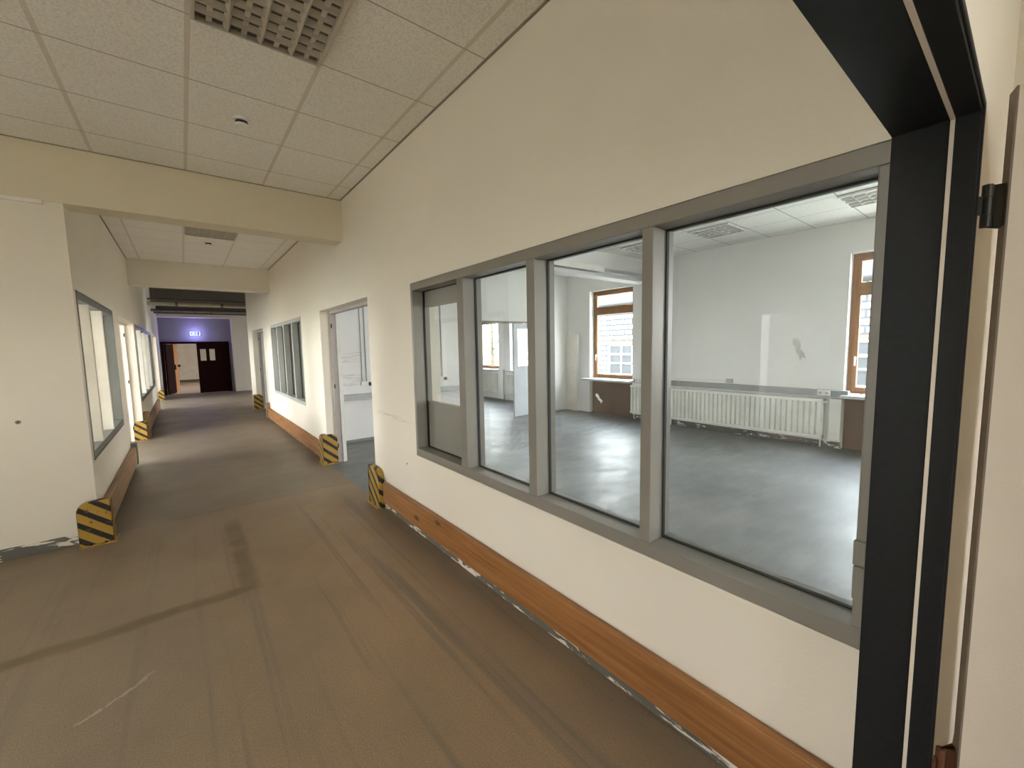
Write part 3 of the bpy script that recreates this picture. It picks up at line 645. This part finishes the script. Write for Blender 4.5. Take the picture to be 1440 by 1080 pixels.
# long lamp on the room beam
t = thing('strip_light', (5.4, 4.99, 2.96), 'long white louvred strip light on the room beam', 'ceiling light')
B(4.55, 6.05, 4.90, 5.078, 3.0, 3.05).build('housing', 'white_plastic', t, .004)
MB().box(4.55, 6.05, 4.90, 4.908, 2.945, 3.0).build('side_rail', 'white_plastic', t); MB().box(4.55, 6.05, 5.070, 5.078, 2.945, 3.0).build('side_rail', 'white_plastic', t)
for i in range(30): B(4.56 + i * .05, 4.575 + i * .05, 4.908, 5.070, 2.952, 3.0).build('louver_slat', 'dim_slat', t)
tag(MB().box(6.05, 7.55, 4.96, 5.078, 2.965, 3.03).build('lamp_rail', 'grey_plastic', None, .004, loc=(6.8, 5.02, 2.965)), 'plain grey rail continuing the strip light on the room beam', 'lamp rail')

# exit sign
t = thing('exit_sign', (0.42, 20.63, 2.27), 'glowing bluish exit sign above the dark end doors', 'exit sign')
B(0.240, 0.600, 20.675, 20.70, 2.272, 2.448).build('housing', 'sign_frame', t, .004)
fc = B(0.247, 0.593, 20.667, 20.675, 2.279, 2.441).build('sign_face', 'sign_light', t)
ig = MB(); yb_, yf = 20.667, 20.663
ig.prism([(0.285, 2.36), (0.315, 2.40), (0.315, 2.375), (0.345, 2.375), (0.345, 2.345), (0.315, 2.345), (0.315, 2.32)], 1, yb_, yf)      # arrow
ig.prism([(0.50, 2.30), (0.55, 2.30), (0.55, 2.425), (0.50, 2.425)], 1, yb_, yf)                                                    # door
ig.cyl((0.435, yb_, 2.418), (0.435, yf, 2.418), .013, 12)                                                                             # running figure
ig.prism([(0.415, 2.40), (0.445, 2.40), (0.435, 2.355), (0.412, 2.355)], 1, yb_, yf)
ig.prism([(0.425, 2.36), (0.405, 2.33), (0.385, 2.30), (0.397, 2.298), (0.420, 2.33), (0.437, 2.355)], 1, yb_, yf)
ig.prism([(0.425, 2.36), (0.452, 2.335), (0.446, 2.30), (0.458, 2.30), (0.466, 2.34), (0.440, 2.365)], 1, yb_, yf)
ig.prism([(0.44, 2.40), (0.47, 2.375), (0.466, 2.366), (0.437, 2.388)], 1, yb_, yf); ig.prism([(0.418, 2.40), (0.385, 2.385), (0.388, 2.375), (0.418, 2.388)], 1, yb_, yf)
ig.build('pictogram', 'sign_ink', t)
ld = bpy.data.lights.new('sign_lamp', 'POINT'); ld.energy = 4; ld.color = (0.34, 0.32, 1.0); ld.shadow_soft_size = 0.03
lo = bpy.data.objects.new('sign_lamp', ld); C.objects.link(lo); lo.parent = t; lo.location = (0.0, -0.20, 0.09)

# pipes under the raw ceiling at the passage end
def pipe(label, y, z, r, mat, x0=XL, x1=4.98, joints=()):
    t = thing('ceiling_pipe', ((x0 + x1) / 2, y, z), label, 'pipe', 'pipes under the ceiling at the passage end')
    MB().cyl((x0, y, z), (x1, y, z), r, 20).build('tube', mat, t, smooth=False)
    for x in joints: MB().cyl((x - .03, y, z), (x + .03, y, z), r * 1.25, 20).build('pipe_clamp', 'dark_pipe', t)
pipe('thick pale pipe crossing the passage end under the ceiling', 15.4, 3.02, .055, 'pipe_paint', joints=(-0.05, 1.02))
pipe('thin dark pipe just above the thick pale pipe', 15.6, 3.16, .028, 'dark_pipe')
pipe('dark pipe behind and below the thick pale pipe', 17.0, 2.96, .04, 'dark_pipe', joints=(0.4,))
pipe('lowest thin brown pipe before the end wall', 18.6, 3.00, .03, 'dark_pipe', joints=(0.9,))

# ------------------------------------------------------------------ inside the room
def radiator(label, y0, y1, z0, z1, x=7.60, ribs=True):
    t = thing('radiator', (x, (y0 + y1) / 2, z0), label, 'radiator', 'white panel radiators')
    n = max(4, int((y1 - y0) / 0.078)); p = (y1 - y0) / n; pts = []
    b = MB(); prof_ = [(x + .045, y0), (x, y0)]
    for i in range(n):
        a = y0 + p * i; prof_ += [(x, a + p * .12), (x - .034, a + p * .28), (x - .034, a + p * .74), (x, a + p * .90)]
    prof_ += [(x, y1), (x + .045, y1)]
    b.prism(prof_, 2, z0 + .05, z1 - .05); b.build('front_panel', 'radiator_enamel', t)
    for za in (z0, z1 - .05): B(x - .030, x + .09, y0, y1, za, za + .05).build('header_tube', 'radiator_enamel', t, .008)
    MB().box(x + .05, x + .085, y0 + .02, y1 - .02, z0 + .05, z1 - .05).build('back_panel', 'radiator_enamel', t)
    MB().cyl((x + .02, y0 - .05, z1 - .05), (x + .02, y0, z1 - .05), .022, 14).build('valve', 'white_plastic', t)
    for y in (y0 + .04, y1 - .04): MB().cyl((x + .07, y, 0.0), (x + .07, y, z0 + .01), .011, 10).build('supply_pipe', 'radiator_enamel', t)
radiator('long ribbed white radiator under the grey trunking in the room', 1.95, 4.55, 0.14, 0.755)
radiator('ribbed white radiator right of the brown window, left half of the room wall', 4.68, 5.43, 0.14, 0.755)
radiator('radiator under the foliage window in the back room', 10.45, 11.7, 0.17, 0.80)
radiator('radiator under the half hidden window in the back room', 8.6, 9.95, 0.17, 0.80)
tag(MB().box(7.60, XE, 1.66, 5.36, 0.80, 0.895).build('cable_trunking', 'trunk_plastic', None, .004, loc=(7.65, 3.5, .80)), 'grey cable trunking above the long radiator', 'cable trunking')
tag(MB().box(7.61, XE, 1.735, 1.88, 0.14, 0.77).build('pipe_casing', 'white_plastic', None, .004, loc=(7.65, 1.8, .14)), 'white boxed panel between long radiator and right window', 'pipe casing')
t = thing('pipe_casing', (7.6, 7.22, 0), 'tall narrow pipe casing in the corner left of the brown window', 'pipe casing')
MB().box(7.62, XE - .002, 7.06, 7.398, 0, 1.88).build('casing', 'warm_white_paint', t, .004); MB().box(7.61, XE - .002, 7.02, 7.06, 0, 1.90).build('edge_strip', 'white_plastic', t, .003)
def socket_box(x, y, z, label, face='x', w_=.16, h_=.08):
    t = thing('socket', (x, y, z), label, 'socket', 'wall sockets')
    if face == 'x':
        B(x, x + .035, y - w_ / 2, y + w_ / 2, z - h_ / 2, z + h_ / 2).build('plate', 'white_plastic', t, .004)
        for d_ in (-.25, .25): MB().cyl((x - .001, y + d_ * w_, z), (x + .004, y + d_ * w_, z), .02, 16).build('outlet', 'grey_plastic', t)
    else:
        B(x - w_ / 2, x + w_ / 2, y, y + .035, z - h_ / 2, z + h_ / 2).build('plate', 'white_plastic', t, .004)
        for d_ in (-.25, .25): MB().cyl((x + d_ * w_, y - .001, z), (x + d_ * w_, y + .004, z), .02, 16).build('outlet', 'grey_plastic', t)
socket_box(7.564, 5.22, 0.86, 'double socket at the left end of the grey trunking')
socket_box(7.564, 1.95, 0.85, 'double socket at the right end of the grey trunking')
t = thing('conduit', (7.69, 4.2, .955), 'thin horizontal conduit ending in a switch above the trunking', 'conduit')
MB().cyl((7.685, 3.46, 0.945), (7.685, 5.30, 0.945), .009, 10).build('tube', 'white_plastic', t); B(7.655, XE, 3.33, 3.44, 0.91, 0.985).build('switch_box', 'grey_plastic', t, .004)
# partition wall fittings seen through the doorway and the first pane
tag(B(XRB, 4.75, 7.30, 7.40, 0.76, 0.86).build('wall_trunking', 'grey_plastic', None, .004, loc=(3.3, 7.35, .76)), 'grey trunking along the white partition', 'cable trunking')
for (x, x2, lab) in ((2.46, None, 'pair of vertical conduits with switch seen through the open right doorway'), (3.98, None, 'pair of vertical conduits with switch seen through the first glass pane')):
    t = thing('conduit', (x, 7.39, 1.05), lab, 'conduit', 'vertical conduits on the white partition')
    MB().cyl((x, 7.388, 1.07), (x, 7.388, 3.35), .010, 10).build('tube', 'grey_plastic', t); MB().cyl((x + .075, 7.388, 1.07), (x + .075, 7.388, 3.35), .010, 10).build('tube', 'grey_plastic', t)
    B(x - .03, x + .10, 7.365, 7.40, 1.0, 1.07).build('switch_box', 'white_plastic', t, .004); B(x + .11, x + .17, 7.355, 7.40, 0.99, 1.05).build('connector', 'black_plastic', t, .004)
socket_box(3.55, 7.264, 0.81, 'double socket on the partition trunking, left end of first pane', 'y')
tag(MB().cyl((7.66, 10.08, 0), (7.66, 10.08, 0.93), .03, 14).build('riser_pipe', 'grey_plastic', None, loc=(7.66, 10.08, 0)), 'grey vertical pipe between the back room radiators', 'pipe')
# tape left on the glass
def tape(y, z, label, s=1.0, a=0.5):
    m_ = MB(); pts = [(-.012, .034), (.004, .038), (.010, .020), (.006, .010), (.014, -.004), (.010, -.020), (.018, -.036), (.006, -.030), (-.002, -.040), (-.006, -.018), (-.002, -.004), (-.012, .010)]
    ca, sa = math.cos(a), math.sin(a)
    m_.prism([(y + s * (p * ca - q * sa), z + s * (p * sa + q * ca)) for p, q in pts], 0, 1.6305, 1.6325)
    tag(m_.build('tape_scrap', 'tape', None, loc=(1.6315, y, z)), label, 'tape', 'torn tape scraps on the glass')
tape(0.494, 1.628, 'torn white tape scrap stuck on the nearest big pane', 1.0, -0.5)
tape(1.355, 1.383, 'torn white tape scrap on the pane in front of the brown niche', 0.75, -0.9)

# small marks on the near walls
t = thing('wall_plug', (-1.083, 5.05, 1.115), 'small filled hole on the cream wall at far left', 'wall plug')
MB().cyl((-1.083, 5.060, 1.115), (-1.083, 5.052, 1.115), .016, 14).build('filler_patch', 'filler', t)
MB().cyl((-1.083, 5.053, 1.115), (-1.083, 5.050, 1.115), .006, 10).build('hole', 'black_plastic', t)
t = thing('wall_plug', (XR, 3.517, 0.594), 'small filled hole in the cream wall below the left end of the nearest glass band', 'wall plug')
MB().cyl((XR, 3.517, 0.594), (XR - .004, 3.517, 0.594), .018, 14).build('filler_patch', 'warm_white_paint', t); MB().cyl((XR - .003, 3.517, 0.594), (XR - .006, 3.517, 0.594), .007, 10).build('hole', 'black_plastic', t)
tag(MB().box(-1.6, -0.80, 5.030, 5.06, 2.862, 2.892).build('cable_duct', 'warm_white_paint', None, .003, loc=(-1.2, 5.045, 2.862)), 'short cable duct under the yellowish beam at far left', 'cable duct')

# ------------------------------------------------------------------ outside
t = thing('neighbour_building', (18, 12, -.35), 'pale clad building across the yard outside the brown windows', 'building')
MB().box(16.0, 22, -6, 15.5, -.35, 3.35).build('facade', 'slate_cladding', t)
MB().prism([(15.7, 3.40), (16.0, 3.35), (22.3, 3.35), (19, 5.6)], 1, -6.3, 15.8).build('roof', 'roof_tile', t)
MB().cyl((15.66, -6.3, 3.44), (15.66, 15.8, 3.44), .07, 12).build('gutter', 'roof_tile', t)
for yw in (11.3, 2.4):
    wf = MB(); y0, y1, z0, z1 = yw, yw + 1.35, 0.2, 1.62
    wf.box(15.93, 16.0, y0, y1, z0, z0 + .06).box(15.93, 16.0, y0, y1, z1 - .06, z1).box(15.93, 16.0, y0, y0 + .06, z0, z1).box(15.93, 16.0, y1 - .06, y1, z0, z1).box(15.93, 16.0, y0, y1, 1.12, 1.20).box(15.93, 16.0, y0, y1, .72, .78).box(15.93, 16.0, y0 + .6, y0 + .66, z0, z1)
    q = wf.build('window', 'white_plastic', t); B(15.97, 16.0, y0 + .05, y1 - .05, z0 + .05, z1 - .05).build('pane', 'dark_pane', q)
    B(15.95, 16.0, yw - .1, yw + 1.45, 1.62, 1.78).build('lintel', 'lintel_brick', t)
t = thing('tree', (14.2, 19.75, -.35), 'leafy yellow-green tree outside the back room window', 'tree')
MB().cyl((14.2, 19.75, -.35), (14.2, 19.75, 3.2), .12, 12, .06).build('trunk', 'bark', t)
fo = MB(); rnd = random.Random(3)
for i in range(2600):
    a = rnd.uniform(0, 2 * math.pi); zz = rnd.uniform(0.3, 4.6); rr = (0.75 + .15 * math.sin(zz * 3)) * math.sqrt(rnd.random())
    c_ = Vector((14.2 + rr * math.cos(a), 19.75 + rr * math.sin(a), zz)); u = Vector((rnd.gauss(0, 1), rnd.gauss(0, 1), rnd.gauss(0, 1))).normalized(); v = u.orthogonal().normalized(); s_ = rnd.uniform(.05, .10)
    fo.bm.faces.new([fo.bm.verts.new(c_ + u * s_), fo.bm.verts.new(c_ + v * s_ * .5), fo.bm.verts.new(c_ - u * s_), fo.bm.verts.new(c_ - v * s_ * .5)])
fo.build('foliage', 'leaf_green', t)

for o_ in list(S.objects):
    if '_org' in o_: del o_['_org']
